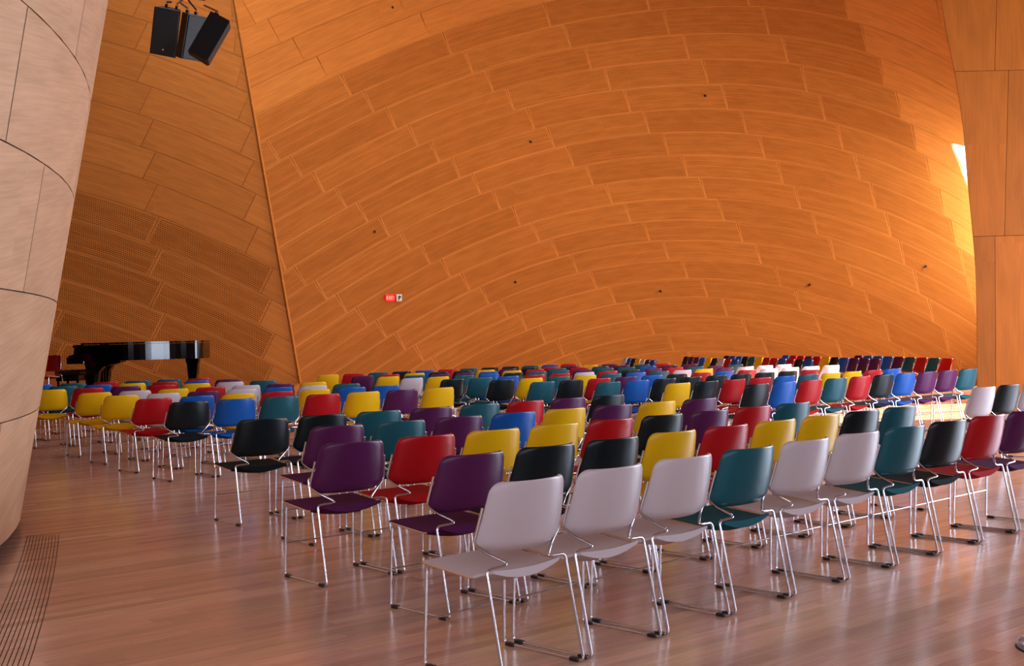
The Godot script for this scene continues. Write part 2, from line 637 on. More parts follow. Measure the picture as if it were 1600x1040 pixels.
func panel(wall: Node, top: Array, bot: Array, drilled: bool, proud: float, place: Callable, out: Vector3, margin: float, end_margin: float, wide := false) -> void:
	# one veneered panel: a front with (if drilled) a plain margin round the field of holes, and four edges
	var n := top.size()
	var uv0 := Vector2(rng.randf(), rng.randf())
	var uvat := func(p: Vector2, q: float, s: int) -> Vector2: return uv0 + Vector2((lerpf(top[s].x, bot[s].x, q) - top[0].x) / 2.56 + (p.x - lerpf(top[s].x, bot[s].x, q)) / 2.56, q * 0.68 / 2.56)
	var tone := rng.randi() % 5
	var mesh := ArrayMesh.new()
	var pl := MB.new()
	var height: float = maxf(0.05, (top[n / 2] - bot[n / 2]).length())
	var length: float = maxf(0.05, maxf((top[0] - top[n - 1]).length(), (bot[0] - bot[n - 1]).length()))
	var m := minf(0.3, margin / height)
	var em := minf(0.3, end_margin / length)
	var at := func(s: float, q: float) -> Vector2:
		var f := clampf(s, 0.0, 1.0) * (n - 1)
		var i := mini(int(f), n - 2)
		var a: Vector2 = top[i].lerp(top[i + 1], f - i)
		var b: Vector2 = bot[i].lerp(bot[i + 1], f - i)
		return a.lerp(b, q)
	var sheet := func(mb: MB, s0: float, s1: float, q0: float, q1: float, cols: int) -> void:
		var g := []
		var u := []
		for q in [q0, q1]:
			var r := []
			var ur := []
			for c in cols + 1:
				var s := lerpf(s0, s1, float(c) / cols)
				r.append(place.call(at.call(s, q), proud))
				ur.append(uv0 + Vector2(s * length, q * height) / 2.56)
			g.append(r)
			u.append(ur)
		mb.grid(g, out, u)
	if drilled:
		var f := MB.new()
		sheet.call(f, em, 1.0 - em, m, 1.0 - m, n - 1)
		f.add_to(mesh, (M.drilled_wide if wide else M.drilled)[tone])
		sheet.call(pl, 0.0, 1.0, 0.0, m, n - 1)
		sheet.call(pl, 0.0, 1.0, 1.0 - m, 1.0, n - 1)
		sheet.call(pl, 0.0, em, m, 1.0 - m, 1)
		sheet.call(pl, 1.0 - em, 1.0, m, 1.0 - m, 1)
	else:
		sheet.call(pl, 0.0, 1.0, 0.0, 1.0, n - 1)
	for s in n - 1:
		pl.quad(place.call(top[s], 0.0), place.call(top[s + 1], 0.0), place.call(top[s + 1], proud), place.call(top[s], proud), Vector3.UP)
		pl.quad(place.call(bot[s], 0.0), place.call(bot[s + 1], 0.0), place.call(bot[s + 1], proud), place.call(bot[s], proud), Vector3.DOWN)
	pl.quad(place.call(top[0], 0.0), place.call(bot[0], 0.0), place.call(bot[0], proud), place.call(top[0], proud), Vector3.LEFT)
	pl.quad(place.call(top[n - 1], 0.0), place.call(bot[n - 1], 0.0), place.call(bot[n - 1], proud), place.call(top[n - 1], proud), Vector3.RIGHT)
	pl.add_to(mesh, M.plain[tone])
	put("perforated_panel" if drilled else "plain_panel", mesh, wall)


# ------------------------------------------------------------------ the wall behind the stage
func stage_wall_depth(x: float, y: float) -> float:
	var c := corner_x(y)
	return main_depth(c, y) + 0.25 * (x - c)


func stage_wall_point(x: float, y: float, proud: float) -> Vector3:
	return Vector3(x, y, -stage_wall_depth(x, y)) + Vector3(0.243, 0.02, 0.97) * proud


func stage_course(x: float, k: float) -> float:
	var a := x + 7.0
	var b := k - 5.0
	return 3.1806 - 0.46344 * a - 0.71104 * b - 0.015217 * a * b - 0.034288 * a * a


func build_stage_wall() -> void:
	var rows := [-0.3, 2.0, 4.0, 6.0, 8.0, 10.0, 12.1]
	var b := MB.new()
	for side in [0.0, -0.25]:
		var g := []
		for y in rows:
			var r := []
			for k in 9:
				r.append(stage_wall_point(lerpf(-16.9, corner_x(y), k / 8.0), y, side))
			g.append(r)
		b.grid(g, Vector3(0, 0, 1.0 if side == 0.0 else -1.0))
	var wall := struct("wall_stage", b.done(M.backing))
	wall.set_meta("label", "orange wood wall behind the piano, perforated below")
	for k in range(-7, 10):
		var ends := [-13.95, -11.9, -9.83, -7.78, -5.72, -3.0]
		for n in ends.size() - 1:
			var shift := 0.02 * (k - 4) - 0.02
			var drilled: bool = k >= 4 and n < 4
			var xs := [ends[n] + shift, ends[n + 1] + shift]
			if k >= 4 and n >= 3:
				var cut := -5.45 - (0.05 if k % 2 else 0.0)
				if n == 3:
					xs[1] = cut
				else:
					xs[0] = cut
			var top := []
			var bot := []
			var ok := true
			for s in 5:
				var q := s / 4.0
				var xt: float = lerpf(xs[0] + 0.14 + 0.006, xs[1] + 0.14 - 0.006, q)
				var xb: float = lerpf(xs[0] - 0.14 + 0.006, xs[1] - 0.14 - 0.006, q)
				for it in 3:
					xt = minf(xt, corner_x(stage_course(xt, k)) - 0.012)
					xb = minf(xb, corner_x(stage_course(xb, k + 1)) - 0.012)
				top.append(Vector2(xt, maxf(stage_course(xt, k) - 0.005, 0.0)))
				bot.append(Vector2(xb, maxf(stage_course(xb, k + 1) + 0.005, 0.0)))
			if top[4].x - top[0].x < 0.05 and bot[4].x - bot[0].x < 0.05:
				ok = false
			if bot[0].y > 9.2 and bot[4].y > 9.2 or top[0].y < 0.05 or top[0].y > 11.9:
				ok = false
			if ok:
				panel(wall, top, bot, drilled, 0.014 + rng.randf() * 0.003, func(p: Vector2, h: float) -> Vector3: return stage_wall_point(p.x, p.y, h), Vector3(0, 0, 1), 0.030, 0.040, true)


# ------------------------------------------------------------------ the bulging pale wall at the left
func near_point(deg: float, y: float, proud: float) -> Vector3:
	var r := 10.0 + 0.18 * minf(y, 5.0) + 0.04 * maxf(y - 5.0, 0.0) + proud
	var a := deg_to_rad(deg)
	return Vector3(-13.1 + r * cos(a), y, -(5.5 + r * sin(a)))


func build_near_wall() -> void:
	var b := MB.new()
	var ys := [0.09, 1.0, 2.0, 3.0, 4.0, 5.0, 7.0, 9.0, 12.05]
	for side in [0.0, -0.2]:
		var g := []
		for y in ys:
			var r := []
			for k in 33:
				r.append(near_point(-55.0 + k * 3.5, y, side))
			g.append(r)
		b.grid(g, Vector3(1.0 if side == 0.0 else -1.0, 0, -0.2 if side == 0.0 else 0.2))
	for k in 32:
		var d := -55.0 + k * 3.5
		b.quad(near_point(d, 0.09, 0), near_point(d + 3.5, 0.09, 0), near_point(d + 3.5, 0.09, -0.2), near_point(d, 0.09, -0.2), Vector3.DOWN)
	var wall := struct("wall_left", b.done(M.maple_back))
	wall.set_meta("label", "pale bulging wood wall leaning out at the left edge")
	var rings := [0.09, 0.92, 1.70, 2.47, 3.20, 3.96, 4.75, 5.6]
	for k in rings.size() - 1:
		for n in 6:
			var d0 := -27.3 + n * 13.0 + (0.0 if k >= 4 else -6.5 if k % 2 else -2.0)
			var top := []
			var bot := []
			for s in 6:
				var d := lerpf(d0 + 0.03, d0 + 12.97, s / 5.0)
				top.append(Vector2(d, rings[k + 1] - 0.004))
				bot.append(Vector2(d, rings[k] + 0.004))
			var mesh := MB.new()
			var g := []
			var u := []
			var uv0 := Vector2(rng.randf(), rng.randf())
			for row in [top, bot]:
				var r := []
				var ur := []
				for p in row:
					r.append(near_point(p.x, p.y, 0.012))
					ur.append(uv0 + Vector2(p.x * 0.18, -p.y + p.x * 0.03) / 2.56)
				g.append(r)
				u.append(ur)
			mesh.grid(g, Vector3(1, 0, -0.2), u)
			for s in 5:
				mesh.quad(near_point(top[s].x, top[s].y, 0), near_point(top[s + 1].x, top[s].y, 0), near_point(top[s + 1].x, top[s].y, 0.012), near_point(top[s].x, top[s].y, 0.012), Vector3.UP)
				mesh.quad(near_point(bot[s].x, bot[s].y, 0), near_point(bot[s + 1].x, bot[s].y, 0), near_point(bot[s + 1].x, bot[s].y, 0.012), near_point(bot[s].x, bot[s].y, 0.012), Vector3.DOWN)
			put("curved_panel", mesh.done(M.maple[rng.randi() % 3]), wall)
	# the recessed dark base it stands on
	var base := MB.new()
	var bg := []
	for y in [0.0, 0.10]:
		var r := []
		for k in 33:
			r.append(near_point(-55.0 + k * 3.5, y, -0.10))
		bg.append(r)
	base.grid(bg, Vector3(1, 0, -0.2))
	struct("baseboard_left", base.done(M.slot))


# ------------------------------------------------------------------ the flat wall at the right
const EDGE := [[-0.04, 6.724], [0.516, 6.738], [2.096, 6.758], [2.748, 6.719], [3.401, 6.67], [4.146, 6.632], [4.893, 6.549], [5.548, 6.425], [6.108, 6.346], [8.0, 6.0], [12.1, 5.2]]


func edge_x(y: float) -> float:
	for k in EDGE.size() - 1:
		if y <= EDGE[k + 1][0]:
			return lerpf(EDGE[k][1], EDGE[k + 1][1], clampf((y - EDGE[k][0]) / (EDGE[k + 1][0] - EDGE[k][0]), 0.0, 1.0))
	return EDGE[-1][1]


func build_right_wall() -> void:
	var b := MB.new()
	var poly := PackedVector2Array()
	for e in EDGE:
		poly.append(Vector2(e[1], maxf(e[0], -0.2)))
	poly.append(Vector2(16.9, 12.1))
	poly.append(Vector2(16.9, -0.2))
	b.prism(poly, 17.5, 17.85, func(p: Vector2, h: float) -> Vector3: return Vector3(p.x + (h - 17.5) * 1.5, p.y, -h))
	var wall := struct("wall_front_right", b.done(M.backing))
	wall.set_meta("label", "flat brown wood wall at the right edge")
	var ys := [0.0, 2.66, 5.06, 7.46, 9.86]
	for k in 4:
		var y0: float = ys[k] + 0.004
		var y1: float = ys[k + 1] - 0.004
		var x0: float = [6.99, 7.18, 7.10, 7.0][k]
		for n in 8:
			var g := []
			var u := []
			var uv0 := Vector2(rng.randf(), rng.randf())
			for s in 7:
				var y := lerpf(y0, y1, s / 6.0)
				var lean := (y - y0) * (0.02 if k == 0 else 0.05)
				var xa := edge_x(y) if n == 0 else x0 + (n - 1) * 1.22 + lean * (0.0 if n > 1 else 1.0) + 0.003
				var xb := x0 + n * 1.22 + lean * (0.0 if n > 0 else 1.0) - 0.003
				g.append([Vector3(xa, y, -17.486), Vector3(xb, y, -17.486)])
				u.append([uv0 + Vector2(y, xa) / 2.56, uv0 + Vector2(y, xb) / 2.56])
			var mesh := MB.new()
			mesh.grid(g, Vector3(0, 0, 1), u)
			for s in 6:
				for e in 2:
					var p: Vector3 = g[s][e]
					var q: Vector3 = g[s + 1][e]
					mesh.quad(p, q, q - Vector3(0, 0, 0.014), p - Vector3(0, 0, 0.014), Vector3.LEFT if e == 0 else Vector3.RIGHT)
			mesh.quad(g[0][0], g[0][1], g[0][1] - Vector3(0, 0, 0.014), g[0][0] - Vector3(0, 0, 0.014), Vector3.DOWN)
			mesh.quad(g[6][0], g[6][1], g[6][1] - Vector3(0, 0, 0.014), g[6][0] - Vector3(0, 0, 0.014), Vector3.UP)
			put("wall_panel", mesh.done(M.brown[rng.randi() % 3]), wall)


# ------------------------------------------------------------------ floor
func build_floor() -> void:
	var floor_ := struct("floor", box_mesh(Vector3(-17.4, -0.4, -35), Vector3(17, -0.014, 6.5), M.subfloor))
	floor_.set_meta("label", "strip wood floor of reddish brown boards")
	var th := 0.70
	var along := Vector3(cos(th), 0, -sin(th))
	var across := Vector3(-sin(th), 0, -cos(th))
	var rest := MB.new()
	var near := []
	var w := 0.085
	for r in range(-60, 330):
		var b0 := r * w
		var a := -12.0 - rng.randf() * 1.5
		while a < 25.0:
			var len := rng.randf_range(0.7, 1.9)
			var mid := along * (a + len / 2) + across * (b0 + w / 2)
			var d := -mid.z
			var tone := Color(0.70, 0.42, 0.315) * rng.randf_range(0.84, 1.14)
			tone.g *= rng.randf_range(0.95, 1.06)
			var uv := Vector2(rng.randf(), rng.randf())
			if d > -6.2 and d < 33.0 and absf(mid.x) < 16.0:
				var seen := d > 4.75 and absf(mid.x) < 0.43 * d + 0.4
				if seen:
					near.append([d, a, len, b0, tone, uv])
				else:
					board(rest, along, across, a, len, b0, w, tone, uv)
			a += len
	near.sort_custom(func(p, q): return p[0] < q[0])
	for k in near.size():
		var e: Array = near[k]
		if k < 300:
			var one := MB.new()
			board(one, along, across, e[1], e[2], e[3], w, e[4], e[5])
			put("floor_board", one.done(M.boards, true), floor_)
		else:
			board(rest, along, across, e[1], e[2], e[3], w, e[4], e[5])
	var o := put("floor_boards", rest.done(M.boards, true), floor_)
	o.set_meta("kind", "stuff")


func board(mb: MB, al: Vector3, ac: Vector3, a: float, len: float, b0: float, w: float, tone: Color, uv: Vector2) -> void:
	mb.tint = tone
	var g := 0.0006
	var p := al * (a + g) + ac * (b0 + g)
	var q := al * (a + len - g) + ac * (b0 + g)
	var r := al * (a + len - g) + ac * (b0 + w - g)
	var s := al * (a + g) + ac * (b0 + w - g)
	mb.quad(p, q, r, s, Vector3.UP, [uv, uv + Vector2(len, 0) / 1.6, uv + Vector2(len / 1.6, w), uv + Vector2(0, w)])
	var dn := Vector3(0, -0.012, 0)
	for e in [[p, q, -ac], [q, r, al], [r, s, ac], [s, p, -al]]:
		mb.quad(e[0], e[1], e[1] + dn, e[0] + dn, e[2])


func build_stage() -> void:
	# a low platform under the piano, behind the last rows at the left
	var b := MB.new()
	var poly := PackedVector2Array([Vector2(-10.6, 19.3), Vector2(-8.4, 20.05), Vector2(-5.5, 22.0), Vector2(-4.4, 23.0), Vector2(-4.72, 26.9), Vector2(-10.6, 25.5)])
	b.prism(poly, 0.0, STAGE, func(p: Vector2, h: float) -> Vector3: return Vector3(p.x, h, -p.y))
	var o := put("stage_platform", b.done(M.plain[3]))
	tag(o, "low wooden stage platform carrying the grand piano behind the left rows", "stage")


# ------------------------------------------------------------------ chairs
const PAINT := {
	"W": ["white", Color(0.73, 0.67, 0.68)], "Y": ["yellow", Color(0.84, 0.64, 0.03)], "P": ["purple", Color(0.30, 0.09, 0.26)], "R": ["red", Color(0.64, 0.05, 0.08)],
	"T": ["teal", Color(0.09, 0.30, 0.34)], "K": ["black", Color(0.055, 0.09, 0.10)], "B": ["blue", Color(0.05, 0.30, 0.59)]}
const PITCH := 0.5192
var protos := {}


func chair_meshes() -> Dictionary:
	var out := {}
	# backrest: a thin shell, narrow at its lower end, wrapped a little round the sitter
	var half := func(t: float) -> float:
		var y := 0.504 + t * 0.286
		if y < 0.544:
			return lerpf(0.188, 0.239, clampf((y - 0.504) / 0.040, 0, 1))
		var w := lerpf(0.239, 0.208, (y - 0.548) / 0.242)
		var r := 0.046
		if y > 0.79 - r:
			w -= r - sqrt(maxf(r * r - (y - 0.79 + r) * (y - 0.79 + r), 0.0))
		return w
	var ts := [0.0, 0.05, 0.10, 0.154, 0.24, 0.36, 0.48, 0.6, 0.72, 0.82, 0.88, 0.93, 0.965, 0.99, 1.0]
	var shell := func(u: float, t: float, off: float) -> Vector3:
		var w: float = half.call(t) + (0.0)
		var y := 0.504 + t * 0.286
		var z := -0.060 + 0.074 * t + 0.008 * sin(t * PI)
		z -= (0.054 * u * u + 0.030 * pow(absf(u), 6.0)) * (w / 0.22)
		if t < 0.12:
			z -= (0.12 - t) * (0.12 - t) * 1.1
		return Vector3(u * w, y, z - off)
	var bk := MB.new()
	var us := [-1.0, -0.97, -0.9, -0.75, -0.5, -0.25, 0.0, 0.25, 0.5, 0.75, 0.9, 0.97, 1.0]
	for side in 2:
		var g := []
		for t in ts:
			var r := []
			for u in us:
				var edge: float = 0.0035 if absf(u) == 1.0 or t == 0.0 or t == 1.0 else 0.0
				r.append(shell.call(u, t, edge if side == 0 else 0.013 - edge))
			g.append(r)
		bk.grid(g, Vector3(0, 0, 1.0 if side == 0 else -1.0))
	for k in ts.size() - 1:
		for s in [-1.0, 1.0]:
			bk.quad(shell.call(s, ts[k], 0.0035), shell.call(s, ts[k + 1], 0.0035), shell.call(s, ts[k + 1], 0.0095), shell.call(s, ts[k], 0.0095), Vector3(s, 0, 0))
	for k in us.size() - 1:
		bk.quad(shell.call(us[k], 1.0, 0.0035), shell.call(us[k + 1], 1.0, 0.0035), shell.call(us[k + 1], 1.0, 0.0095), shell.call(us[k], 1.0, 0.0095), Vector3.UP)
		bk.quad(shell.call(us[k], 0.0, 0.0035), shell.call(us[k + 1], 0.0, 0.0035), shell.call(us[k + 1], 0.0, 0.0095), shell.call(us[k], 0.0, 0.0095), Vector3.DOWN)
	out.back = bk
	# seat: flat in front, notched at the rear corners, dished below
	var outline := [[-0.480, 0.208], [-0.474, 0.228], [-0.460, 0.237], [-0.38, 0.238], [-0.29, 0.239], [-0.20, 0.240], [-0.175, 0.240], [-0.160, 0.234], [-0.115, 0.206], [-0.086, 0.190]]
	var sx := [-1.0, -0.9, -0.6, -0.3, 0.0, 0.3, 0.6, 0.9, 1.0]
	var seat := func(k: int, u: float, top: bool) -> Vector3:
		var z: float = outline[k][0]
		var w: float = outline[k][1]
		var f := clampf((z + 0.48) / 0.394, 0, 1)
		var dish := 0.028 * minf(f / 0.76, 1.0) - 0.022 * smoothstep(0.78, 1.0, f) + 0.012 * (1.0 - u * u) * sin(clampf(f * 1.1, 0, 1) * PI * 0.62)
		var y := 0.443 - dish - (0.008 if z < -0.478 else 0.002 if z < -0.47 else 0.0)
		if not top:
			y -= 0.011 + 0.026 * (1.0 - u * u) * smoothstep(0.2, 0.95, f)
		return Vector3(u * w, y, z)
	var st := MB.new()
	for side in 2:
		var g := []
		for k in outline.size():
			var r := []
			for u in sx:
				r.append(seat.call(k, u, side == 0))
			g.append(r)
		st.grid(g, Vector3(0, 1.0 if side == 0 else -1.0, 0))
	for e in [0, outline.size() - 1]:
		for k in sx.size() - 1:
			st.quad(seat.call(e, sx[k], true), seat.call(e, sx[k + 1], true), seat.call(e, sx[k + 1], false), seat.call(e, sx[k], false), Vector3(0, 0, -1 if e == 0 else 1))
	var rim := MB.new()
	for s in [-1.0, 1.0]:
		for k in outline.size() - 1:
			st.quad(seat.call(k, s, true), seat.call(k + 1, s, true), seat.call(k + 1, s, false), seat.call(k, s, false), Vector3(s, 0, 0))
		var line := []
		for k in range(0, 8):
			line.append(seat.call(k, s, true) + Vector3(s * 0.001, -0.007, 0))
		rim.tube(line, 0.0045, 5)
	var front := []
	for u in sx:
		front.append(seat.call(0, u, true) + Vector3(0, -0.005, -0.001))
	rim.tube(front, 0.0045, 5)
	out.seat = st
	out.rim = rim
	# one bent rod on each side: front leg, floor runner, rear leg, crank, backrest upright
	for s in [-1.0, 1.0]:
		var pts := [Vector3(0.16, 0.405, -0.30), Vector3(0.226, 0.428, -0.452), Vector3(0.233, 0.008, -0.470), Vector3(0.233, 0.008, 0.0), Vector3(0.230, 0.446, -0.090), Vector3(0.112, 0.453, -0.079), Vector3(0.190, 0.502, -0.125), Vector3(0.247, 0.548, -0.140), Vector3(0.232, 0.690, -0.100)]
		var path := []
		for p in pts:
			path.append(Vector3(p.x * s, p.y, p.z))
		var rod := MB.new()
		rod.tube(rounded(path, [0, 0.03, 0.022, 0.022, 0.026, 0.03, 0.022, 0.02, 0], 4), 0.0062, 8)
		out["rod%d" % int(s)] = rod
	var bar := MB.new()
	bar.tube([Vector3(-0.229, 0.195, -0.463), Vector3(0.229, 0.195, -0.463)], 0.0048, 8)
	out.bar = bar
	var gl := MB.new()
	gl.box(Vector3(-0.013, 0.0, -0.024), Vector3(0.013, 0.0155, 0.024), Transform3D.IDENTITY, 1.0, 0.003)
	out.glide = gl
	return out


func make_protos() -> void:
	var parts := chair_meshes()
	var chrome: ArrayMesh = parts.rim.done(M.seat_edge)
	var rods := [parts["rod-1"].done(M.chrome), parts["rod1"].done(M.chrome)]
	var bar: ArrayMesh = parts.bar.done(M.chrome)
	var glide: ArrayMesh = parts.glide.done(M.glide)
	for key in PAINT:
		var m := flat_mat(PAINT[key][0] + " moulded shell", PAINT[key][1], 0.31, 0.0, 0.33)
		var root := Node3D.new()
		root.name = "stacking_chair"
		var pad := flat_mat(PAINT[key][0] + " seat pad", PAINT[key][1], 0.75, 0.0, 0.18)
		var seat := put("seat", parts.seat.done(pad), root)
		put("seat_edge", chrome, seat)
		put("backrest", parts.back.done(m), root)
		put("side_rod", rods[0], root)
		put("side_rod", rods[1], root)
		put("stretcher", bar, root)
		for s in [-1.0, 1.0]:
			for z in [-0.43, -0.05]:
				put("floor_glide", glide, root).position = Vector3(0.233 * s, 0, z)
		protos[key] = root


func place_chair(key: String, x: float, d: float, turn: float, label: String, group: String, y := 0.0) -> void:
	# x, d: where the middle of the backrest's top stands
	var fw := Vector3(-sin(turn), 0, -cos(turn))
	var c: Node3D = protos[key].duplicate()
	c.name = free_name("stacking_chair")
	add_child(c)
	c.position = Vector3(x, y, -d) - fw * 0.076
	c.rotation.y = turn
	tag(c, label, "chair", group)


func row(x: float, d: float, turn: float, keys: String, where: String, group: String, bend := 0.0) -> void:
	for k in keys.length():
		var t := (k - (keys.length() - 1) / 2.0) * PITCH
		var a := turn + bend * t / 2.0
		place_chair(keys[k], x + cos(a) * t, d + sin(a) * t, turn + bend * t, "%s chair, %s from left in %s" % [PAINT[keys[k]][0], ORD[k], where], group)


func build_chairs() -> void:
	make_protos()
	var fr := "chairs of the front block"
	row(1.719, 6.539, 0.761, "WWWTWWTKRP", "the row nearest the camera", fr, -0.011)
	row(1.308, 7.438, 0.749, "PKKYRYYKT", "the second nearest row", fr)
	row(0.661, 8.216, 0.711, "PRYYRKPRT", "the third nearest row", fr, 0.009)
	row(0.205, 9.372, 0.678, "PTPBYPYP", "the fourth nearest row", fr, -0.003)
	row(-0.489, 10.301, 0.686, "KKTPTRPK", "the fifth nearest row", fr, 0.013)
	var k := 0
	for e in [[4.42, 11.35, "W"], [4.80, 11.70, "K"], [5.20, 12.06, "W"]]:
		place_chair(e[2], e[0], e[1], 0.75, ["white chair in front of the brown right wall, left of a black one", "black chair between two white ones before the brown right wall", "white chair cut off by the right edge, right of a black one"][k], "chairs before the right wall")
		k += 1
	var lf := "chairs of the left rear block"
	k = 0
	for e in [[-2.077, 13.171, 0.689, "KBTRYPY"], [-2.762, 14.139, 0.741, "RBYRYBB"], [-3.401, 15.101, 0.717, "YWPWBWT"], [-4.04, 16.091, 0.69, "YWYRWPY"], [-5.091, 17.46, 0.612, "YRPRYWT"], [-5.843, 18.491, 0.644, "PTBYRBP"], [-6.371, 19.643, 0.611, "BTRTTR"]]:
		row(e[0], e[1], e[2], e[3], "%s row of left rear block" % ORD[k], lf, [-0.005, -0.016, -0.003, -0.011, -0.027, -0.012, -0.005][k])
		k += 1
	var mf := "chairs of the middle rear block"
	k = 0
	for e in [[4.376, 14.712, 0.73, "KBRTRKBPPT"], [3.627, 15.416, 0.74, "YKRRBTYYRB"], [2.707, 16.03, 0.72, "TBKKKKKKR"], [2.70, 17.30, 0.711, "TKRPBKRBRWWWW"], [2.226, 18.309, 0.711, "KYTYTBTWYPWWW"], [1.503, 19.031, 0.709, "KTBRRWRKPRTPT"], [0.785, 19.976, 0.714, "WYTBKTTPTTBPP"], [0.187, 20.73, 0.697, "YTPPBYRTRTPTR"], [-0.283, 21.552, 0.712, "PRYKKYPKRPYP"], [-1.029, 22.583, 0.717, "YRTKBRTKKTBR"]]:
		if k == 7:
			row(0.385, 20.90, e[2], e[3], "%s row of middle rear block" % ORD[k], mf, -0.019)
		else:
			row(e[0], e[1], e[2], e[3], "%s row of middle rear block" % ORD[k], mf, [-0.01, 0.004, -0.01, -0.01, 0.004, -0.004, -0.023, -0.019, 0.001, -0.005][k])
		k += 1
	# five rows along the far right that face the stage; counted from the back wall
	var sf := "chairs of the side rows facing the stage"
	var at := [[2.70, 29.0, "WBKYWPB"], [4.15, 28.85, "KPPBYKWRB"], [5.10, 28.75, "KBBKTYRRBRKB"], [6.27, 27.7, "BRRPRYKBPPP"], [7.40, 25.8, "PBBBPTRTR"]]
	for r in 5:
		for n in at[r][2].length():
			var key: String = at[r][2][n]
			place_chair(key, at[r][0] + n * 0.050, at[r][1] - n * 0.517, PI / 2 + 0.097, "%s chair facing left, %s from back wall in %s far right side row" % [PAINT[key][0], ORD[n], ORD[r]], sf)
	place_chair("R", -8.17, 21.3, PI * 0.92, "lone red chair on the stage beside the piano bench", "", STAGE)
	for key in protos:
		protos[key].free()


# ------------------------------------------------------------------ piano
func build_piano() -> void:
	var root := thing("grand_piano", "black lacquered grand piano with closed lid on the stage", "piano", Vector3(-6.91, STAGE, -22.6))
	# plan: x from the keyboard (left) to the tail (right); v from the near, bent side (0) to the far, straight side (1.45)
	var plan := func(grow: float) -> PackedVector2Array:
		var p := PackedVector2Array()
		p.append(Vector2(-0.95 - grow, 1.47 + grow))
		p.append(Vector2(-0.95 - grow, -grow))
		p.append(Vector2(-0.28, -grow))
		for s in 13:
			var t := s / 12.0
			p.append(Vector2(-0.20 + 1.10 * t, 0.62 * (t * t * (3 - 2 * t)) * 0.9 - grow))
		for s in 9:
			var q := s / 8.0 * PI / 2
			p.append(Vector2(0.90 + (0.17 + grow) * sin(q), 0.80 - (0.24 + grow) * cos(q)))
		p.append(Vector2(1.07 + grow, 1.25))
		p.append(Vector2(0.97, 1.47 + grow))
		return p
	var place := func(p: Vector2, h: float) -> Vector3: return Vector3(p.x, h, 0.6 - p.y)
	var b := MB.new()
	b.prism(plan.call(0.0), 0.66, 0.955, place)
	put("case", b.done(M.lacquer), root)
	b = MB.new()
	b.prism(plan.call(0.014), 0.962, 0.992, place)
	put("lid", b.done(M.lacquer), root)
	b = MB.new()
	b.box(Vector3(-1.24, 0.615, -0.86), Vector3(-0.92, 0.735, 0.59), Transform3D.IDENTITY, 1.0, 0.008)
	put("key_bed", b.done(M.lacquer), root)
	for z in [0.53, -0.865]:
		b = MB.new()
		var arm := PackedVector2Array([Vector2(-1.22, 0.70), Vector2(-1.20, 0.765), Vector2(-1.11, 0.79), Vector2(-1.09, 0.90), Vector2(-1.13, 0.935), Vector2(-1.10, 0.962), Vector2(-0.94, 0.962), Vector2(-0.94, 0.70)])
		b.prism(arm, z, z + 0.06, func(p: Vector2, h: float) -> Vector3: return Vector3(p.x, p.y, h))
		put("arm", b.done(M.lacquer), root)
	b = MB.new()
	b.box(Vector3(-0.99, 0.735, -0.80), Vector3(-0.955, 0.93, 0.53), Transform3D.IDENTITY, 1.0, 0.004)
	put("fallboard", b.done(M.lacquer), root)
	b = MB.new()
	b.box(Vector3(-1.17, 0.735, -0.80), Vector3(-1.0, 0.757, 0.53), Transform3D.IDENTITY, 1.0, 0.003)
	put("keys", b.done(M.white), root)
	for e in [[-0.80, 0.44, 1.0, 0.52], [-0.99, -0.70, 1.0, 0.40], [0.86, -0.20, 0.8, 0.16]]:
		b = MB.new()
		var s: float = e[2]
		var leg := PackedVector2Array([Vector2(-0.15 * s, 0.66), Vector2(-0.15 * s, 0.62), Vector2(-0.13 * s, 0.585), Vector2(-0.115 * s, 0.50), Vector2(-0.07 * s, 0.10), Vector2(-0.085 * s, 0.075), Vector2(0.085 * s, 0.075), Vector2(0.07 * s, 0.10), Vector2(0.12 * s, 0.46), Vector2((0.10 + e[3] * 0.2) * s, 0.55), Vector2(e[3] * s, 0.62), Vector2(e[3] * s, 0.66)])
		var z0: float = e[1] - 0.075
		var x0: float = e[0]
		b.prism(leg, z0, z0 + 0.15, func(p: Vector2, h: float) -> Vector3: return Vector3(x0 + p.x, p.y, h))
		var lg := put("leg", b.done(M.lacquer), root)
		b = MB.new()
		b.lathe([Vector2(0.001, 0.0), Vector2(0.035, 0.004), Vector2(0.040, 0.04), Vector2(0.030, 0.078), Vector2(0.001, 0.080)], Vector3(x0, 0, e[1]), 12)
		put("caster", b.done(M.brass), lg)
	b = MB.new()
	for z in [-0.17, -0.03]:
		b.box(Vector3(-0.82, 0.10, z - 0.015), Vector3(-0.78, 0.64, z + 0.015))
	b.box(Vector3(-0.90, 0.06, -0.22), Vector3(-0.70, 0.12, 0.02), Transform3D.IDENTITY, 1.0, 0.01)
	var lyre := put("pedal_lyre", b.done(M.lacquer), root)
	for z in [-0.16, -0.10, -0.04]:
		b = MB.new()
		b.box(Vector3(-1.0, 0.07, z - 0.012), Vector3(-0.88, 0.085, z + 0.012), Transform3D.IDENTITY, 1.0, 0.004)
		put("pedal", b.done(M.brass), lyre)
	# bench
	var bench := thing("piano_bench", "padded black piano bench left of the grand piano", "bench", Vector3(-8.24, STAGE, -22.55))
	b = MB.new()
	b.box(Vector3(-0.23, 0.40, -0.30), Vector3(0.23, 0.50, 0.30), Transform3D.IDENTITY, 1.0, 0.03)
	put("cushion", b.done(M.leather), bench)
	b = MB.new()
	b.box(Vector3(-0.21, 0.30, -0.27), Vector3(0.21, 0.40, 0.27))
	var fr := put("frame", b.done(M.lacquer), bench)
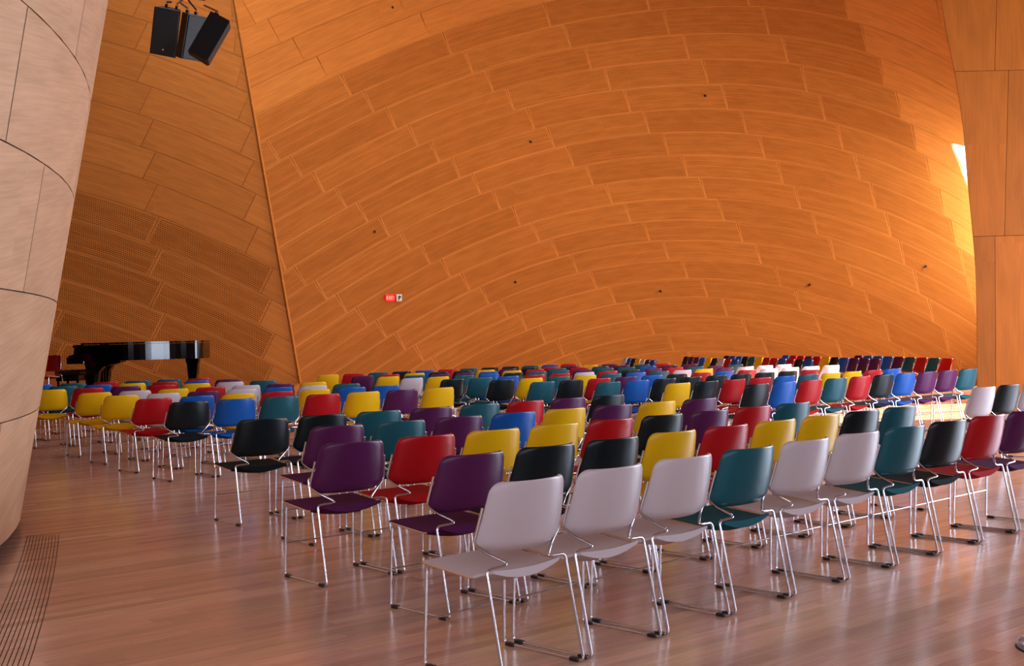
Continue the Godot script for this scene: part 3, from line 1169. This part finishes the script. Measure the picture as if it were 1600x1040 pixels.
	for s in [-1.0, 1.0]:
		b = MB.new()
		b.tube([Vector3(0.05 * s, 0.35, 0.27), Vector3(0.05 * s, 0.35, 0.295)], 0.02, 10)
		put("knob", b.done(M.steel), fr)
		for z in [-0.24, 0.24]:
			b = MB.new()
			b.tube([Vector3(0.18 * s, 0.0, z), Vector3(0.18 * s, 0.30, z)], 0.024, 10)
			put("leg", b.done(M.lacquer), bench)


# ------------------------------------------------------------------ speakers
func build_speakers() -> void:
	var dist := 17.0
	# bar the three cabinets hang from
	var c := Vector3(-4.62, 6.26, -dist)
	var bar := thing("rigging_bar", "dark steel bar hung from the ceiling above three black speakers", "bar", c)
	var b := MB.new()
	b.tube([Vector3(-0.26, 0.05, 0), Vector3(0.40, -0.03, 0)], 0.022, 8)
	put("crossbar", b.done(M.steel), bar)
	for x in [-0.2, 0.3]:
		b = MB.new()
		b.tube([Vector3(x, 0.04 - x * 0.12, 0), Vector3(x, 5.74, 0)], 0.008, 6)
		put("cable", b.done(M.steel), bar)
	var data := [
		[Vector3(-4.70, 5.735, -16.80), Vector3(0.32, 0.10, -0.20), "left hanging black speaker, its dark front facing the hall"],
		[Vector3(-4.575, 5.83, -17.48), Vector3(0.34, 0.80, 0.0), "middle hanging black speaker, its grey front catching light"],
		[Vector3(-4.13, 5.62, -16.72), Vector3(0.52, 1.78, 0.0), "right hanging black speaker, tilted, seen from its side"]]
	for e in data:
		var s := thing("loudspeaker", e[2], "speaker", e[0], 0.0, "hanging speakers")
		s.basis = Basis(Vector3(0, 0, 1), e[1].z) * Basis(Vector3.UP, e[1].y) * Basis(Vector3.RIGHT, e[1].x)
		# trapezoid cabinet: front to local +z
		var poly := PackedVector2Array([Vector2(-0.18, 0.17), Vector2(0.18, 0.17), Vector2(0.11, -0.12), Vector2(-0.11, -0.12)])
		b = MB.new()
		b.prism(poly, -0.32, 0.32, func(p: Vector2, h: float) -> Vector3: return Vector3(p.x, h, p.y))
		put("cabinet", b.done(M.cabinet), s)
		b = MB.new()
		b.box(Vector3(-0.168, -0.308, 0.168), Vector3(0.168, 0.308, 0.186), Transform3D.IDENTITY, 1.0, 0.006)
		put("grille", b.done(M.grille), s)
		b = MB.new()
		b.tube([Vector3(0.0, -0.235, 0.184), Vector3(0.0, -0.235, 0.190)], 0.013, 10)
		put("badge", b.done(M.gloss), s)
		for p in ([Vector3(0.0, 0.318, -0.05)] if e[1].y > 1.5 else [Vector3(-0.07, 0.318, -0.05), Vector3(0.07, 0.318, -0.05)]):
			b = MB.new()
			b.box(p - Vector3(0.012, 0.0, 0.03), p + Vector3(0.012, 0.045, 0.03))
			put("hanging_lug", b.done(M.steel), s)
		# chains from the lugs to the bar
		var sides := 0
		for p in ([Vector3(0.0, 0.385, -0.05)] if e[1].y > 1.5 else [Vector3(-0.07, 0.385, -0.05), Vector3(0.07, 0.385, -0.05)]):
			var foot: Vector3 = s.transform * p
			var dx := clampf(foot.x - c.x, -0.25, 0.39)
			var head := c + Vector3(dx + (sides - 0.5) * 0.06, -0.045 - dx * 0.12, -0.08 + 0.16 * sides)
			b = MB.new()
			var links := int((head - foot).length() / 0.045)
			var dir := (head - foot).normalized()
			for n in links:
				var mid := foot.lerp(head, (n + 0.5) / links)
				var side := dir.cross(Vector3(0, 0, 1) if n % 2 else Vector3(1, 0, 0.3)).normalized()
				var loop := []
				for q in 9:
					var a := TAU * q / 8.0
					loop.append(mid + dir * cos(a) * 0.027 + side * sin(a) * 0.013 - c)
				b.tube(loop, 0.005, 5, false)
			var ch := put("rigging_chain", b.done(M.steel))
			ch.position = c
			tag(ch, "short dark chain, %s holding %s" % ["the only one" if e[1].y > 1.5 else ["left one of two", "right one of two"][sides], " ".join(e[2].split(" ").slice(0, 4)).replace("left", "the left").replace("middle", "the middle").replace("right", "the right").replace(",", "")], "chain", "speaker chains")
			sides += 1


# ------------------------------------------------------------------ small things
func build_small_things() -> void:
	# exit sign and its white companion on the curved wall
	var at := main_point(-2.87, 2.36, 0.10)
	var ex := thing("exit_sign", "small red exit sign on the curved wood wall", "sign", at + Vector3(-0.10, 0, 0.0), atan2(0.78, 1.0) * 0.0 + 0.62)
	var b := MB.new()
	b.box(Vector3(-0.145, -0.085, -0.02), Vector3(0.125, 0.085, 0.03), Transform3D.IDENTITY, 1.0, 0.006)
	put("sign_box", b.done(M.red_sign), ex)
	var tm := TextMesh.new()
	tm.text = "EXIT"
	var font := SystemFont.new()
	font.font_names = PackedStringArray(["Droid Sans"])
	font.font_weight = 700
	tm.font = font
	tm.font_size = 32
	tm.pixel_size = 0.0034
	tm.depth = 0.004
	tm.material = M.sign_letter
	var tx := put("lettering", tm, ex)
	tx.position = Vector3(-0.01, 0.0, 0.033)
	var wh := thing("arrow_sign", "small white square sign with a dark arrow beside the exit sign", "sign", main_point(-2.775, 2.36, 0.115), 0.62)
	b = MB.new()
	b.box(Vector3(-0.075, -0.085, -0.02), Vector3(0.075, 0.085, 0.02), Transform3D.IDENTITY, 1.0, 0.005)
	put("plate", b.done(M.white), wh)
	b = MB.new()
	b.prism(PackedVector2Array([Vector2(-0.03, -0.055), Vector2(-0.03, 0.04), Vector2(0.005, 0.04), Vector2(0.005, 0.062), Vector2(0.055, 0.02), Vector2(0.005, -0.022), Vector2(0.005, 0.002), Vector2(0.0, 0.002), Vector2(0.0, -0.055)]), 0.019, 0.024, func(p: Vector2, h: float) -> Vector3: return Vector3(p.x, p.y, h))
	put("arrow", b.done(M.black), wh)
	# little dark fixtures that dot the panels
	var spots := [[-2.78, 9.59, "small dark fixture high on the plain panels, top left of the curved wall"], [-3.25, 3.96, "small dark fixture on the curved wall, straight above the exit sign"], [0.60, 6.43, "small dark fixture in the upper middle of the curved wall"], [5.26, 7.61, "small dark fixture highest on the perforated panels, right of the middle"], [0.11, 2.76, "small dark fixture right of the exit sign, low on the curved wall"], [3.91, 2.46, "small dark fixture low in the middle of the curved wall"], [10.0, 2.82, "small dark fixture nearest the right end of the curved wall"], [7.57, 2.50, "small dark fixture low on the lit right part of the curved wall"]]
	for e in spots:
		var p := main_point(e[0], e[1], 0.016)
		var f := thing("wall_fixture", e[2], "fixture", p, 0.0, "small dark fixtures on the curved wall")
		b = MB.new()
		b.tube([Vector3(0, 0, 0.0), Vector3(0, 0, 0.02)], 0.032, 10)
		put("base_disc", b.done(M.steel), f)
		b = MB.new()
		b.tube([Vector3(0, 0, 0.02), Vector3(0.01, -0.008, 0.07)], 0.016, 8)
		put("nozzle", b.done(M.black), f)
	# air slots let into the floor along the left wall
	var gr := thing("floor_grille", "long dark air grille slots let into the floor by the left wall", "grille")
	for k in 11:
		var off := k * 0.0225
		b = MB.new()
		var p0 := Vector3(-3.56 + off, 0.0002, -8.78)
		var p1 := Vector3(-2.105 + off * 1.05, 0.0002, -4.4)
		var w := Vector3(0.0022, 0, 0)
		var up := Vector3(0, 0.0007, 0)
		var q := []
		for s in 9:
			var t := s / 8.0
			q.append(p0.lerp(p1, t) + Vector3(0.14 * t * (1 - t), 0, 0))
		for s in 8:
			b.quad(q[s] - w + up, q[s] + w + up, q[s + 1] + w + up, q[s + 1] - w + up, Vector3.UP)
			b.quad(q[s] - w + up, q[s] - w, q[s + 1] - w, q[s + 1] - w + up, Vector3.LEFT)
			b.quad(q[s] + w + up, q[s] + w, q[s + 1] + w, q[s + 1] + w + up, Vector3.RIGHT)
		put("air_slot", b.done(M.slot), gr)
	# round steel foot of a post at the lower right corner
	var post := thing("barrier_post", "round polished steel foot of a post at the lower right corner", "post", Vector3(2.27, 0.0, -5.06))
	b = MB.new()
	b.lathe([Vector2(0.168, 0.0), Vector2(0.172, 0.006), Vector2(0.170, 0.022), Vector2(0.155, 0.036), Vector2(0.09, 0.048), Vector2(0.03, 0.056)], Vector3.ZERO, 40)
	put("base", b.done(M.gloss), post)
	b = MB.new()
	b.lathe([Vector2(0.032, 0.05), Vector2(0.026, 0.06), Vector2(0.025, 0.90), Vector2(0.032, 0.91), Vector2(0.032, 0.96), Vector2(0.001, 0.975)], Vector3.ZERO, 20)
	put("pole", b.done(M.gloss), post)
	b = MB.new()
	b.lathe([Vector2(0.176, 0.0), Vector2(0.177, 0.003), Vector2(0.172, 0.005)], Vector3.ZERO, 40)
	put("rubber_ring", b.done(M.black), post)
